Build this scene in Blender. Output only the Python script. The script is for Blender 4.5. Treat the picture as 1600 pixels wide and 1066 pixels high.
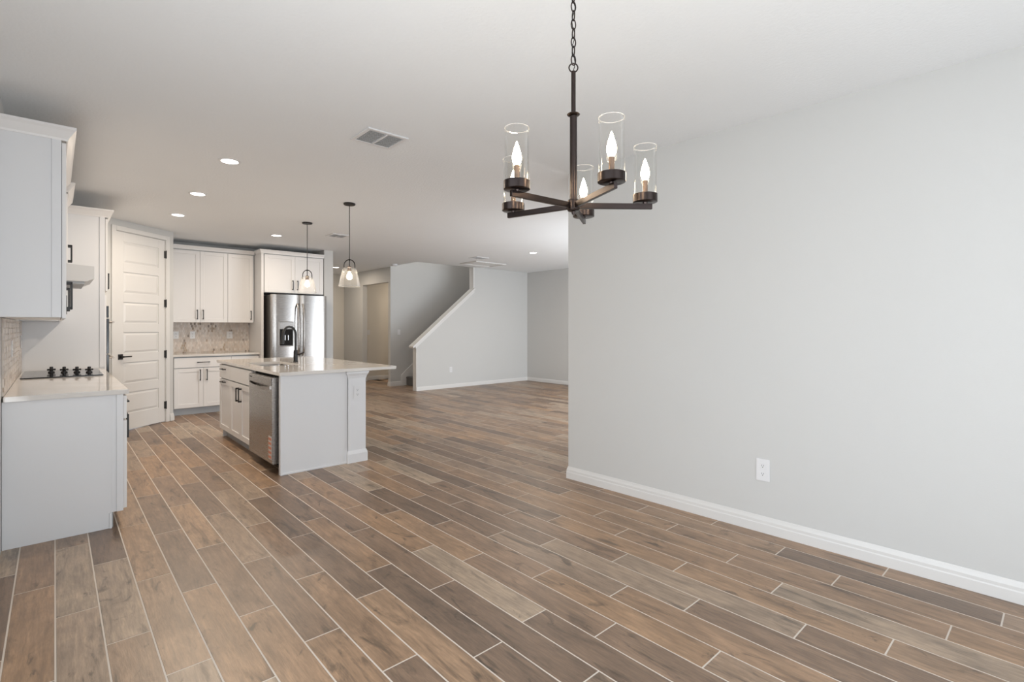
import bpy, bmesh, math, random
from mathutils import Vector, Matrix
random.seed(7)
PI = math.pi
for o in list(bpy.data.objects): bpy.data.objects.remove(o)
C = bpy.context.scene.collection

# ------------------------------------------------------------------ camera, world, lights, exposure
TH = math.atan(715 / 790.0)
CAMH = 1.335
cam_d = bpy.data.cameras.new('camera'); cam = bpy.data.objects.new('camera', cam_d); C.objects.link(cam)
cam.location = (0, 0, CAMH); cam.rotation_euler = (PI / 2, 0, -TH)
cam_d.sensor_fit = 'HORIZONTAL'; cam_d.sensor_width = 36; cam_d.lens = 36 * 790 / 1600.0
cam_d.shift_x = 0; cam_d.shift_y = -(533 - 511) / 1600.0; cam_d.clip_start = 0.05
bpy.context.scene.camera = cam

wd = bpy.data.worlds.new('World'); bpy.context.scene.world = wd; wd.use_nodes = True
wd.node_tree.nodes['Background'].inputs[0].default_value = (0.80, 0.89, 1.0, 1)
wd.node_tree.nodes['Background'].inputs[1].default_value = 1.6

def area(name, loc, rot, sx, sy, power, col, shape='RECTANGLE', spread=PI):
    l = bpy.data.lights.new(name, 'AREA'); l.shape = shape; l.size = sx; l.size_y = sy
    l.energy = power; l.color = col; l.spread = spread
    o = bpy.data.objects.new(name, l); C.objects.link(o); o.location = loc; o.rotation_euler = rot
    return o
DAY = (0.86, 0.93, 1.0)
UP = (0.94, 0.97, 1.0)          # tint of the upward fill lamps added to brighten the ceiling
area('daylight_back_window', (1.2, -1.62, 1.4), (PI / 2, 0, 0), 2.0, 1.9, 27, DAY)
area('ceiling_fill_back_window', (1.2, -1.60, 0.75), (PI / 2 + 0.85, 0, 0), 2.0, 0.8, 24, UP)  # added fill, aimed up at the dining ceiling
area('daylight_sliding_door', (-0.44, 0.45, 1.25), (0, -PI / 2, 0), 2.1, 2.7, 17, DAY)
area('ceiling_fill_sliding_door', (-0.42, 0.45, 0.5), (0, -PI / 2 - 0.75, 0), 0.8, 2.7, 33, UP)  # added fill low by the door, lifts the ceiling
area('daylight_living_window', (6.95, 3.14, 1.3), (PI / 2 - 0.05, 0, 0), 3.3, 2.1, 84, DAY)
area('ceiling_fill_living_window', (6.9, 3.16, 0.45), (PI / 2 + 0.6, 0, 0), 3.3, 0.7, 46, UP)  # added fill for the living area ceiling

area('stairwell_fill', (6.3, 9.7, 5.1), (0, 0, 0), 0.6, 0.5, 26, (1.0, 0.95, 0.9))  # unseen lamp, added to lighten the stairwell walls

sc = bpy.context.scene
sc.view_settings.view_transform = 'Standard'; sc.view_settings.look = 'None'
sc.view_settings.gamma = 1; sc.view_settings.use_curve_mapping = False
sc.view_settings.exposure = 0.17

# ------------------------------------------------------------------ materials
def newmat(name):
    m = bpy.data.materials.new(name); m.use_nodes = True
    return m, m.node_tree, m.node_tree.nodes['Principled BSDF']
def mat(name, col, rough=0.5, metal=0.0, spec=0.5, var=0.03, bump=0.0, bscale=200, emis=None, estr=0):
    m, nt, b = newmat(name)
    N = nt.nodes; L = nt.links
    tc = N.new('ShaderNodeTexCoord'); nz = N.new('ShaderNodeTexNoise'); nz.inputs['Scale'].default_value = 2.3
    nz.inputs['Detail'].default_value = 3
    L.new(tc.outputs['Object'], nz.inputs['Vector'])
    mp = N.new('ShaderNodeMapRange'); mp.inputs[3].default_value = 1 - var; mp.inputs[4].default_value = 1 + var
    L.new(nz.outputs['Fac'], mp.inputs[0])
    mx = N.new('ShaderNodeVectorMath'); mx.operation = 'SCALE'; mx.inputs[0].default_value = col
    L.new(mp.outputs[0], mx.inputs['Scale']); L.new(mx.outputs[0], b.inputs['Base Color'])
    b.inputs['Roughness'].default_value = rough; b.inputs['Metallic'].default_value = metal
    b.inputs['Specular IOR Level'].default_value = spec
    if bump:
        n2 = N.new('ShaderNodeTexNoise'); n2.inputs['Scale'].default_value = bscale; n2.inputs['Detail'].default_value = 2
        L.new(tc.outputs['Object'], n2.inputs['Vector'])
        bp = N.new('ShaderNodeBump'); bp.inputs['Strength'].default_value = bump; bp.inputs['Distance'].default_value = 0.003
        L.new(n2.outputs['Fac'], bp.inputs['Height']); L.new(bp.outputs[0], b.inputs['Normal'])
    if emis:
        b.inputs['Emission Color'].default_value = (*emis, 1); b.inputs['Emission Strength'].default_value = estr
    return m
M = {}
M['wall'] = mat('wall_paint', (0.60, 0.598, 0.586), 0.75, spec=0.25, var=0.01, bump=0.10, bscale=160)
M['hallwall'] = mat('hall_paint', (0.72, 0.68, 0.61), 0.75, spec=0.25, var=0.01, bump=0.1, bscale=160)
M['ceil'] = mat('ceiling_paint', (0.82, 0.835, 0.845), 0.85, spec=0.15, var=0.012, bump=0.5, bscale=55)
M['trim'] = mat('trim_paint', (0.71, 0.70, 0.685), 0.35, var=0.01)
M['cab'] = mat('cabinet_paint', (0.79, 0.775, 0.765), 0.32, var=0.012)
M['cabside'] = mat('cabinet_side', (0.755, 0.76, 0.775), 0.35, var=0.012)
M['gap'] = mat('gap_dark', (0.02, 0.018, 0.016), 0.8)
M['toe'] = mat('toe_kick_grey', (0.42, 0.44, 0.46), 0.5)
M['black'] = mat('black_metal', (0.012, 0.011, 0.011), 0.38, spec=0.5)
M['bronze'] = mat('dark_bronze', (0.055, 0.043, 0.040), 0.30, metal=1.0)
M['sleeve'] = mat('bronze_sleeve', (0.22, 0.15, 0.11), 0.35, metal=0.7)
M['plastic'] = mat('white_plastic', (0.76, 0.76, 0.77), 0.3)
M['slot'] = mat('slot_grey', (0.10, 0.10, 0.10), 0.6)
M['grout'] = mat('grout', (0.66, 0.59, 0.52), 0.8, bump=0.2)
M['glassblack'] = mat('black_glass', (0.012, 0.012, 0.013), 0.10, spec=0.3)
M['carpet'] = mat('carpet_grey', (0.17, 0.165, 0.16), 0.95, bump=0.9, bscale=300, var=0.15)
M['ventdark'] = mat('vent_shadow', (0.30, 0.30, 0.29), 0.8)
M['orange'] = mat('label_orange', (0.62, 0.24, 0.15), 0.5)
M['labelwhite'] = mat('label_white', (0.62, 0.58, 0.55), 0.5)
M['concrete'] = mat('patio_concrete', (0.5, 0.48, 0.45), 0.8)
M['satin'] = mat('satin_handle', (0.62, 0.57, 0.53), 0.5, metal=0.5)
M['chrome'] = mat('chrome', (0.75, 0.75, 0.76), 0.12, metal=1)
M['lens'] = mat('can_lens', (0.9, 0.9, 0.9), 0.5, emis=(1, 0.96, 0.9), estr=9)
M['bulb'] = mat('lit_bulb', (1, 0.95, 0.85), 0.3, emis=(1.0, 0.80, 0.55), estr=50)
M['globe'] = mat('lit_globe', (1, 0.95, 0.85), 0.3, emis=(1.0, 0.84, 0.62), estr=16)

def steel():
    m, nt, b = newmat('brushed_steel'); N = nt.nodes; L = nt.links
    tc = N.new('ShaderNodeTexCoord'); mp = N.new('ShaderNodeMapping'); mp.inputs['Scale'].default_value = (3, 3, 260)
    nz = N.new('ShaderNodeTexNoise'); nz.inputs['Scale'].default_value = 4; nz.inputs['Detail'].default_value = 4
    L.new(tc.outputs['Object'], mp.inputs[0]); L.new(mp.outputs[0], nz.inputs['Vector'])
    mr = N.new('ShaderNodeMapRange'); mr.inputs[3].default_value = 0.22; mr.inputs[4].default_value = 0.32
    L.new(nz.outputs['Fac'], mr.inputs[0]); L.new(mr.outputs[0], b.inputs['Roughness'])
    b.inputs['Base Color'].default_value = (0.43, 0.41, 0.395, 1); b.inputs['Metallic'].default_value = 1
    return m
M['steel'] = steel()

def quartz():
    m, nt, b = newmat('quartz_top'); N = nt.nodes; L = nt.links
    tc = N.new('ShaderNodeTexCoord'); nz = N.new('ShaderNodeTexNoise'); nz.inputs['Scale'].default_value = 3; nz.inputs['Detail'].default_value = 8
    L.new(tc.outputs['Object'], nz.inputs['Vector'])
    cr = N.new('ShaderNodeValToRGB'); e = cr.color_ramp.elements
    e[0].position = 0.38; e[0].color = (0.70, 0.665, 0.63, 1); e[1].position = 0.6; e[1].color = (0.75, 0.72, 0.685, 1)
    L.new(nz.outputs['Fac'], cr.inputs[0]); L.new(cr.outputs[0], b.inputs['Base Color'])
    b.inputs['Roughness'].default_value = 0.07; b.inputs['IOR'].default_value = 1.6
    return m
M['quartz'] = quartz()

def clear(name, tint=(1, 1, 1), amount=1.0, painted_glow=0.0):
    m = bpy.data.materials.new(name); m.use_nodes = True; nt = m.node_tree; N = nt.nodes; L = nt.links
    N.clear(); out = N.new('ShaderNodeOutputMaterial'); mx = N.new('ShaderNodeMixShader')
    tr = N.new('ShaderNodeBsdfTransparent'); tr.inputs[0].default_value = (*tint, 1)
    gl = N.new('ShaderNodeBsdfGlossy'); gl.inputs['Roughness'].default_value = 0.03; gl.inputs[0].default_value = (1, 1, 1, 1)
    fr = N.new('ShaderNodeLayerWeight'); fr.inputs[0].default_value = 0.2
    mu = N.new('ShaderNodeMath'); mu.operation = 'MULTIPLY'; mu.inputs[1].default_value = amount
    L.new(fr.outputs['Fresnel'], mu.inputs[0]); L.new(mu.outputs[0], mx.inputs[0])
    L.new(tr.outputs[0], mx.inputs[1]); L.new(gl.outputs[0], mx.inputs[2])
    if painted_glow:
        tl = N.new('ShaderNodeBsdfDiffuse'); tl.inputs[0].default_value = (0.95, 0.94, 0.92, 1); m2 = N.new('ShaderNodeMixShader'); m2.inputs[0].default_value = painted_glow
        L.new(mx.outputs[0], m2.inputs[1]); L.new(tl.outputs[0], m2.inputs[2]); L.new(m2.outputs[0], out.inputs[0])
    else: L.new(mx.outputs[0], out.inputs[0])
    return m
M['glass'] = clear('clear_glass', (0.995, 0.995, 0.99), 0.45)
M['pglass'] = clear('pendant_glass', (0.995, 0.99, 0.985), 0.4, 0.07)  # white mixed into the glass stands in for the bulb's glow
M['rim'] = clear('glass_rim', (0.98, 0.98, 0.98), 0.8, 0.22)  # white mixed in to paint the bright edge of lit glass
M['pane'] = clear('window_glass', (0.98, 0.99, 0.985), 0.5)

def wood():
    m, nt, b = newmat('wood_look_tile'); N = nt.nodes; L = nt.links
    at = N.new('ShaderNodeAttribute'); at.attribute_name = 'rnd'
    sx = N.new('ShaderNodeSeparateColor'); L.new(at.outputs['Color'], sx.inputs[0])
    tc = N.new('ShaderNodeTexCoord')
    off = N.new('ShaderNodeVectorMath'); off.operation = 'SCALE'; off.inputs['Scale'].default_value = 37
    L.new(at.outputs['Color'], off.inputs[0])
    ad = N.new('ShaderNodeVectorMath'); ad.operation = 'ADD'; L.new(tc.outputs['Object'], ad.inputs[0]); L.new(off.outputs[0], ad.inputs[1])
    def noise(scale, vec, detail, dist=0.0, rough=0.55):
        mp = N.new('ShaderNodeMapping'); mp.inputs['Scale'].default_value = vec; L.new(ad.outputs[0], mp.inputs[0])
        n = N.new('ShaderNodeTexNoise'); n.inputs['Scale'].default_value = scale; n.inputs['Detail'].default_value = detail
        n.inputs['Distortion'].default_value = dist; n.inputs['Roughness'].default_value = rough
        L.new(mp.outputs[0], n.inputs['Vector']); return n.outputs['Fac']
    grain = noise(62, (1, 0.07, 1), 6, 0.25, 0.7)
    fine = noise(150, (1, 0.12, 1), 3, 0.1, 0.7)
    cloud = noise(9, (1, 0.33, 1), 4, 0.9, 0.6)
    dark = noise(15, (1, 0.16, 1), 5, 0.7, 0.62)
    knot = noise(7, (1, 0.45, 1), 5, 2.2, 0.6)
    # base tone per plank
    cr = N.new('ShaderNodeValToRGB'); cr.color_ramp.interpolation = 'LINEAR'; E_ = cr.color_ramp.elements
    E_[0].position = 0; E_[0].color = (0.165, 0.108, 0.072, 1)
    E_[1].position = 1; E_[1].color = (0.375, 0.282, 0.200, 1)
    for p, c in ((0.25, (0.255, 0.162, 0.102, 1)), (0.5, (0.335, 0.203, 0.113, 1)), (0.75, (0.290, 0.200, 0.136, 1))):
        e = E_.new(p); e.color = c
    L.new(sx.outputs[0], cr.inputs[0])
    def mult(a, fac, lo, hi, l0=0.3, l1=0.7):
        mr = N.new('ShaderNodeMapRange'); mr.inputs[1].default_value = l0; mr.inputs[2].default_value = l1
        mr.inputs[3].default_value = lo; mr.inputs[4].default_value = hi; L.new(fac, mr.inputs[0])
        v = N.new('ShaderNodeVectorMath'); v.operation = 'SCALE'; L.new(a, v.inputs[0]); L.new(mr.outputs[0], v.inputs['Scale'])
        return v.outputs[0]
    c = mult(cr.outputs[0], grain, 0.72, 1.28)
    c = mult(c, fine, 0.88, 1.12)
    c = mult(c, cloud, 0.74, 1.26)
    c = mult(c, dark, 0.50, 1.0, 0.32, 0.44)
    c = mult(c, knot, 0.45, 1.0, 0.30, 0.39)
    L.new(c, b.inputs['Base Color'])
    rr = N.new('ShaderNodeMapRange'); rr.inputs[3].default_value = 0.30; rr.inputs[4].default_value = 0.46; L.new(grain, rr.inputs[0])
    L.new(rr.outputs[0], b.inputs['Roughness'])
    b.inputs['Specular IOR Level'].default_value = 0.9
    bp = N.new('ShaderNodeBump'); bp.inputs['Strength'].default_value = 0.25; bp.inputs['Distance'].default_value = 0.002
    L.new(fine, bp.inputs['Height']); L.new(bp.outputs[0], b.inputs['Normal'])
    return m
M['wood'] = wood()

def mosaic():
    m, nt, b = newmat('mosaic_stone'); N = nt.nodes; L = nt.links
    at = N.new('ShaderNodeAttribute'); at.attribute_name = 'rnd'
    L.new(at.outputs['Color'], b.inputs['Base Color']); b.inputs['Roughness'].default_value = 0.25
    return m
M['mosaic'] = mosaic()

# ------------------------------------------------------------------ mesh helpers
class Fr:
    """front frame: u along the front, w outward, z up"""
    def __init__(s, o, u, w): s.o = Vector((o[0], o[1], 0)); s.u = Vector((u[0], u[1], 0)).normalized(); s.w = Vector((w[0], w[1], 0)).normalized()
    def __call__(s, u, w, z): return s.o + s.u * u + s.w * w + Vector((0, 0, z))
WORLD = Fr((0, 0), (1, 0), (0, 1))      # box(WORLD, x0,x1,y0,y1,z0,z1)

class B:
    def __init__(s): s.bm = bmesh.new(); s.sm = []
    def box(s, f, u0, u1, w0, w1, z0, z1, bev=0.0, seg=1):
        t = bmesh.new()
        vs = [t.verts.new(f(u, w, z)) for u in (u0, u1) for w in (w0, w1) for z in (z0, z1)]
        for q in ((0, 1, 3, 2), (4, 6, 7, 5), (0, 4, 5, 1), (2, 3, 7, 6), (0, 2, 6, 4), (1, 5, 7, 3)):
            t.faces.new([vs[i] for i in q])
        bmesh.ops.recalc_face_normals(t, faces=t.faces[:])
        if bev: bmesh.ops.bevel(t, geom=t.edges[:], offset=bev, segments=seg, affect='EDGES', clamp_overlap=True)
        s.add(t); return s
    def add(s, t, smooth=False):
        for f_ in t.faces: f_.smooth = smooth
        me = bpy.data.meshes.new('tmp'); t.to_mesh(me); t.free(); s.bm.from_mesh(me); bpy.data.meshes.remove(me)
    def prism(s, pts, off):
        """pts: list of 3-D points (planar polygon), off: extrusion vector"""
        t = bmesh.new(); off = Vector(off)
        a = [t.verts.new(Vector(p)) for p in pts]; b_ = [t.verts.new(Vector(p) + off) for p in pts]
        t.faces.new(a); t.faces.new(b_[::-1]); n = len(pts)
        for i in range(n): t.faces.new((a[i], b_[i], b_[(i + 1) % n], a[(i + 1) % n]))
        bmesh.ops.recalc_face_normals(t, faces=t.faces[:]); s.add(t); return s
    def sweep(s, path, prof, z=0.0):
        """path: XY points; prof: (offset to the right of travel, z) closed section; mitred"""
        P = [Vector((p[0], p[1])) for p in path]; n = len(P); rings = []
        t = bmesh.new()
        for i in range(n):
            d0 = (P[i] - P[i - 1]).normalized() if i > 0 else (P[1] - P[0]).normalized()
            d1 = (P[i + 1] - P[i]).normalized() if i < n - 1 else d0
            n0 = Vector((d0.y, -d0.x)); n1 = Vector((d1.y, -d1.x)); mt = (n0 + n1)
            mt = mt / (mt.length_squared) * 2
            rings.append([t.verts.new((P[i].x + mt.x * o, P[i].y + mt.y * o, z + h)) for o, h in prof])
        k = len(prof)
        for i in range(n - 1):
            for j in range(k): t.faces.new((rings[i][j], rings[i + 1][j], rings[i + 1][(j + 1) % k], rings[i][(j + 1) % k]))
        t.faces.new(rings[0]); t.faces.new(rings[-1][::-1])
        bmesh.ops.recalc_face_normals(t, faces=t.faces[:]); s.add(t); return s
    def lathe(s, c, prof, seg=24, closed=False, smooth=True):
        """prof: (r, z) top to bottom; closed: section is a ring (tube wall)"""
        t = bmesh.new(); rings = []
        for r, z in prof:
            if r < 1e-6: rings.append([t.verts.new((c[0], c[1], c[2] + z))])
            else: rings.append([t.verts.new((c[0] + r * math.cos(2 * PI * i / seg), c[1] + r * math.sin(2 * PI * i / seg), c[2] + z)) for i in range(seg)])
        pairs = list(zip(rings, rings[1:])) + ([(rings[-1], rings[0])] if closed else [])
        for a, b_ in pairs:
            for i in range(seg):
                j = (i + 1) % seg
                if len(a) == 1 and len(b_) == 1: continue
                if len(a) == 1: t.faces.new((a[0], b_[i], b_[j]))
                elif len(b_) == 1: t.faces.new((a[i], b_[0], a[j]))
                else: t.faces.new((a[i], b_[i], b_[j], a[j]))
        if not closed:
            for rg in (rings[0], rings[-1]):
                if len(rg) > 1: t.faces.new(rg)
        bmesh.ops.recalc_face_normals(t, faces=t.faces[:]); s.add(t, False)
        if smooth: s.sm.append(1)
        return s
    def tube(s, pts, r, seg=10, closed=False):
        P = [Vector(p) for p in pts]; n = len(P); t = bmesh.new(); rings = []
        up = Vector((0, 0, 1)); prev = None
        for i in range(n):
            if closed: d = (P[(i + 1) % n] - P[i - 1]).normalized()
            else: d = (P[min(i + 1, n - 1)] - P[max(i - 1, 0)]).normalized()
            if prev is None:
                a = d.cross(up)
                if a.length < 1e-3: a = d.cross(Vector((1, 0, 0)))
                a.normalize()
            else:
                a = prev - d * prev.dot(d); a.normalize()
            prev = a; b_ = d.cross(a); rr = r[i] if isinstance(r, (list, tuple)) else r
            rings.append([t.verts.new(P[i] + (a * math.cos(2 * PI * k / seg) + b_ * math.sin(2 * PI * k / seg)) * rr) for k in range(seg)])
        m_ = n if closed else n - 1
        for i in range(m_):
            A = rings[i]; Bq = rings[(i + 1) % n]
            for k in range(seg): t.faces.new((A[k], A[(k + 1) % seg], Bq[(k + 1) % seg], Bq[k]))
        if not closed: t.faces.new(rings[0]); t.faces.new(rings[-1])
        bmesh.ops.recalc_face_normals(t, faces=t.faces[:]); s.add(t); s.sm.append(1); return s
    def cyl(s, p0, p1, r, seg=16): return s.tube([p0, p1], r, seg)

def link(name, b, m, parent=None, root=(0, 0, 0), smooth=None):
    me = bpy.data.meshes.new(name)
    if any(root):
        bmesh.ops.translate(b.bm, verts=b.bm.verts[:], vec=-Vector(root))
    b.bm.to_mesh(me); b.bm.free()
    me.materials.append(M[m] if isinstance(m, str) else m)
    if smooth or (smooth is None and b.sm):
        me.shade_smooth()
        try: me.set_sharp_from_angle(angle=math.radians(35))
        except Exception: pass
    o = bpy.data.objects.new(name, me); C.objects.link(o)
    if parent: o.parent = parent
    return o
class T:
    """a thing: an Empty at its base"""
    def __init__(s, name, label, cat, loc, group=None, kind=None):
        s.e = bpy.data.objects.new(name, None); C.objects.link(s.e); s.e.location = loc; s.e.empty_display_size = 0.1
        s.loc = tuple(loc)
        if label: s.e['label'] = label
        if cat: s.e['category'] = cat
        if group: s.e['group'] = group
        if kind: s.e['kind'] = kind
    def part(s, name, b, m, parent=None, label=None, kind=None, smooth=None):
        o = link(name, b, m, parent or s.e, s.loc, smooth)
        if label: o['label'] = label
        if kind: o['kind'] = kind
        return o
def single(name, b, m, label, cat, group=None, loc=None):
    bb = [v.co.copy() for v in b.bm.verts]
    if loc is None:
        loc = ((min(v.x for v in bb) + max(v.x for v in bb)) / 2, (min(v.y for v in bb) + max(v.y for v in bb)) / 2, min(v.z for v in bb))
    o = link(name, b, m, None, loc); o.location = loc
    o['label'] = label; o['category'] = cat
    if group: o['group'] = group
    return o
def struct(name, b, m, label=None):
    o = link(name, b, m); o['kind'] = 'structure'
    if label: o['label'] = label
    return o
def copy_tree(o, parent=None, delta=None):
    c = o.copy(); C.objects.link(c)
    if parent: c.parent = parent
    elif delta: c.location = Vector(o.location) + Vector(delta)
    for ch in list(o.children): copy_tree(ch, c)
    return c

# ------------------------------------------------------------------ layout constants
CZ = 2.69
LW = -0.235                 # kitchen left wall
BY = 9.53                   # kitchen back wall
SX, SY = 5.59, 9.13         # stair half wall start
HY = 10.24                  # hall corner / stair far wall
FX = 8.78                   # living far wall
LY = 2.98                   # living window wall
EY = 12.69                  # entry end wall
p0 = Vector((3.351, 2.99)); p1 = Vector((3.442, 0.15)); ud = (p1 - p0).normalized()
RW = Fr(p0, ud, (ud.y, -ud.x) if ud.y * -1 < 0 else (ud.y, -ud.x))   # w towards the room (-X)
if RW.w.x > 0: RW.w = -RW.w

# ------------------------------------------------------------------ structure
w = B(); w.box(WORLD, -1.45, 9.0, -1.85, 12.85, -0.12, -0.0009); w.box(WORLD, 5.5, 8.6, 10.3, 12.1, -0.12, -0.0009)
floor = struct('floor', w, 'grout')

w = B()
Z0, Z1 = CZ, CZ + 0.12
w.box(WORLD, -1.45, 9.0, -1.85, SY, Z0, Z1)
w.box(WORLD, -1.45, SX, SY, 12.85, Z0, Z1)
w.box(WORLD, SX, 9.0, HY + 0.05, 12.85, Z0, Z1)
struct('ceiling', w, 'ceil')

wl = B(); wl.box(RW, 0.014, 4.9, -0.014, -0.16, 0, CZ); struct('wall_right', wl, 'wall')
wl = B(); wl.box(WORLD, LW - 0.14, LW, 3.95, 7.6, 0, CZ); wl.box(WORLD, -0.64, LW - 0.14, 3.95, 4.07, 0, CZ)
struct('wall_left', wl, 'wall')
wl = B(); wl.box(WORLD, 1.0, 3.53, BY, BY + 0.14, 0, CZ); struct('wall_kitchen_back', wl, 'wall')
wl = B(); wl.box(WORLD, 3.53, 3.69, 8.84, EY, 0, CZ); struct('wall_fridge_side', wl, 'wall')
# pantry diagonal wall with door opening
pa = Vector((0.721, 8.161)); pb = Vector((1.125, 8.509)); pd = (pb - pa).normalized()
PW = Fr(pa, pd, (pd.y, -pd.x))           # w towards the room
def pu(P): return (Vector(P) - pa).dot(pd)
PUL, PUR = pu((0.38, 7.867)), pu((1.262, 8.627))
DL, DR = pu((0.573, 8.034)), pu((1.150, 8.531)); DT = 2.545
wl = B()
wl.box(PW, PUL, DL - 0.02, -0.12, 0, 0, CZ); wl.box(PW, DR + 0.02, PUR, -0.12, 0, 0, CZ); wl.box(PW, DL - 0.02, DR + 0.02, -0.12, 0, DT + 0.02, CZ)
struct('wall_pantry', wl, 'wall')
wl = B(); wl.box(WORLD, 0.26, 0.38, 7.46, 7.90, 0, CZ); wl.box(WORLD, 1.15, 1.262, 8.66, BY + 0.1, 0, CZ); wl.box(WORLD, LW - 0.14, 0.26, 7.46, 7.6, 0, CZ)
struct('wall_pantry_side', wl, 'wall')
# stair wall: one polygon with sloping top
wl = B()
wl.prism([(SX, SY, 0), (FX, SY, 0), (FX, SY, CZ), (7.09, SY, CZ), (7.09, SY, 2.17), (SX, SY, 0.93)], (0, 0.12, 0))
struct('wall_stair', wl, 'wall')
wl = B(); wl.box(WORLD, FX, FX + 0.14, LY, 10.5, 0, 5.2); struct('wall_living_end', wl, 'wall')
wl = B(); wl.box(WORLD, SX, FX, HY, HY + 0.10, 0, 5.2); struct('wall_stair_back', wl, 'wall')
wl = B(); wl.box(WORLD, SX, FX, SY, SY + 0.12, Z1 - 0.02, 5.2); wl.box(WORLD, SX - 0.12, SX, SY, HY + 0.1, Z1 - 0.02, 5.2); wl.box(WORLD, SX - 0.12, FX + .1, SY, HY + 0.12, 5.2, 5.3)
struct('wall_upper_stairwell', wl, 'wall')
# hall wall with cased opening
wl = B()
wl.box(WORLD, SX, SX + 0.12, 11.622, EY, 0, CZ)
wl.box(WORLD, SX, SX + 0.12, HY + 0.10, 11.622, 2.352, CZ)
struct('wall_hall', wl, 'wall')
wl = B(); wl.box(WORLD, SX + 0.12, 8.5, 11.80, 11.92, 0, CZ); wl.box(WORLD, 8.4, 8.5, HY + 0.12, 11.8, 0, CZ)
struct('wall_hall_beyond', wl, 'hallwall')
wl = B(); wl.box(WORLD, 3.6, SX + 0.12, EY, EY + 0.12, 0, CZ); struct('wall_entry', wl, 'hallwall')

def wall_with_window(name, f, length, u0, u1, z0, z1, th=0.14, top=CZ, lo=0.0):
    b = B()
    b.box(f, lo, u0, -th, 0, 0, top); b.box(f, u1, length, -th, 0, 0, top); b.box(f, u0, u1, -th, 0, z1, top)
    if z0 > 0.01: b.box(f, u0, u1, -th, 0, 0, z0)
    return struct(name, b, 'wall')
def window(name, f, u0, u1, z0, z1, n):
    t = T(name, None, None, f((u0 + u1) / 2, 0, z0), kind='structure')
    b = B(); fr = 0.06
    b.box(f, u0, u1, -0.13, -0.05, z0, z0 + fr); b.box(f, u0, u1, -0.13, -0.05, z1 - fr, z1)
    for i in range(n + 1):
        u = u0 + (u1 - u0) * i / n; a = max(u0, u - fr / 2); c = min(u1, u + fr / 2)
        b.box(f, a, c, -0.13, -0.05, z0 + fr, z1 - fr)
    t.part('window_frame', b, 'trim')
    for i in range(n):
        a = u0 + (u1 - u0) * i / n + fr / 2; c = u0 + (u1 - u0) * (i + 1) / n - fr / 2
        b = B(); b.box(f, a, c, -0.095, -0.089, z0 + fr, z1 - fr); t.part('pane', b, 'pane')
fb = Fr((-1.45, -1.7), (1, 0), (0, 1)); wall_with_window('wall_back', fb, 5.0, 1.55, 3.75, 0.4, 2.4); window('window_1', fb, 1.55, 3.75, 0.4, 2.4, 2)
fl_ = Fr((-0.5, -1.7), (0, 1), (1, 0)); wall_with_window('wall_dining_left', fl_, 5.65, 0.75, 3.55, 0.0, 2.42); window('window_2', fl_, 0.75, 3.55, 0.0, 2.42, 2)
fv = Fr((3.49, LY), (1, 0), (0, 1)); wall_with_window('wall_living_back', fv, 5.4, 1.75, 5.15, 0.0, 2.42); window('window_3', fv, 1.75, 5.15, 0.0, 2.42, 3)
b = B(); b.box(WORLD, -14, 22, -16, 16, -0.2, -0.13); struct('trim_ground', b, 'concrete', 'pale concrete ground outside the house')

# baseboards
BP = [(0, 0), (0.014, 0), (0.014, 0.055), (0.011, 0.062), (0.011, 0.078), (0.006, 0.092), (0.003, 0.105), (0, 0.105)]
def baseb(name, path, prof=BP):
    b = B(); b.sweep(path, prof); return struct(name, b, 'trim')
e0 = RW(0.014, -0.16, 0); e1 = RW(0.014, -0.014, 0); e2 = RW(4.68, -0.014, 0)
# travel with the room on the right-hand side
baseb('baseboard_right', [(e2.x, e2.y), (e1.x, e1.y), (e0.x, e0.y)][::-1])
baseb('baseboard_stair', [(SX + 0.14, SY + 0.12), (SX, SY + 0.12), (SX, SY), (FX, SY), (FX, LY)], [(o, h * 0.8) for o, h in BP])
baseb('baseboard_hall', [(SX + 0.6, HY + 0.10), (SX, HY + 0.10), (SX, HY), (SX + 0.27, HY)])
baseb('baseboard_entry', [(3.69, EY), (SX, EY), (SX, 11.622), (SX + 0.12, 11.622)])
baseb('baseboard_hall_beyond', [(SX + 0.12, 11.80), (8.4, 11.80)])
baseb('baseboard_fridge', [(3.53, 8.9), (3.53, 8.84), (3.69, 8.84), (3.69, EY)][::-1][::-1])
pe = PW(PUR, 0, 0); pf = PW(DR + 0.085, 0, 0); baseb('baseboard_pantry', [(pf.x, pf.y), (pe.x, pe.y), (pe.x, pe.y + 0.25)])

# stair cap trim, newel trim, stringer
b = B()
b.prism([(5.50, SY - 0.03, 0.895), (7.115, SY - 0.03, 2.187), (7.115, SY - 0.03, 2.235), (5.485, SY - 0.03, 0.93)], (0, 0.18, 0))
b.prism([(5.555, SY - 0.012, 0.885), (7.1, SY - 0.012, 2.12), (7.1, SY - 0.012, 2.175), (5.555, SY - 0.012, 0.94)], (0, 0.144, 0))
struct('trim_1', b, 'trim', 'sloping white cap on the stair half wall')
b = B(); b.box(WORLD, 7.065, 7.10, SY - 0.012, SY + 0.132, 2.2, CZ); struct('trim_2', b, 'trim')
b = B(); b.box(WORLD, 5.575, SX, SY - 0.006, SY + 0.126, 0.0, 0.905); struct('trim_3', b, 'trim')
b = B()
b.prism([(5.86, HY - 0.018, 0), (5.86, HY - 0.018, 0.24), (6.6, HY - 0.018, 0.85), (8.6, HY - 0.018, 2.45), (8.75, HY - 0.018, 2.3), (6.0, HY - 0.018, 0)], (0, 0.018, 0))
struct('trim_4', b, 'trim', 'white skirt board running up beside the stairs')
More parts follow.
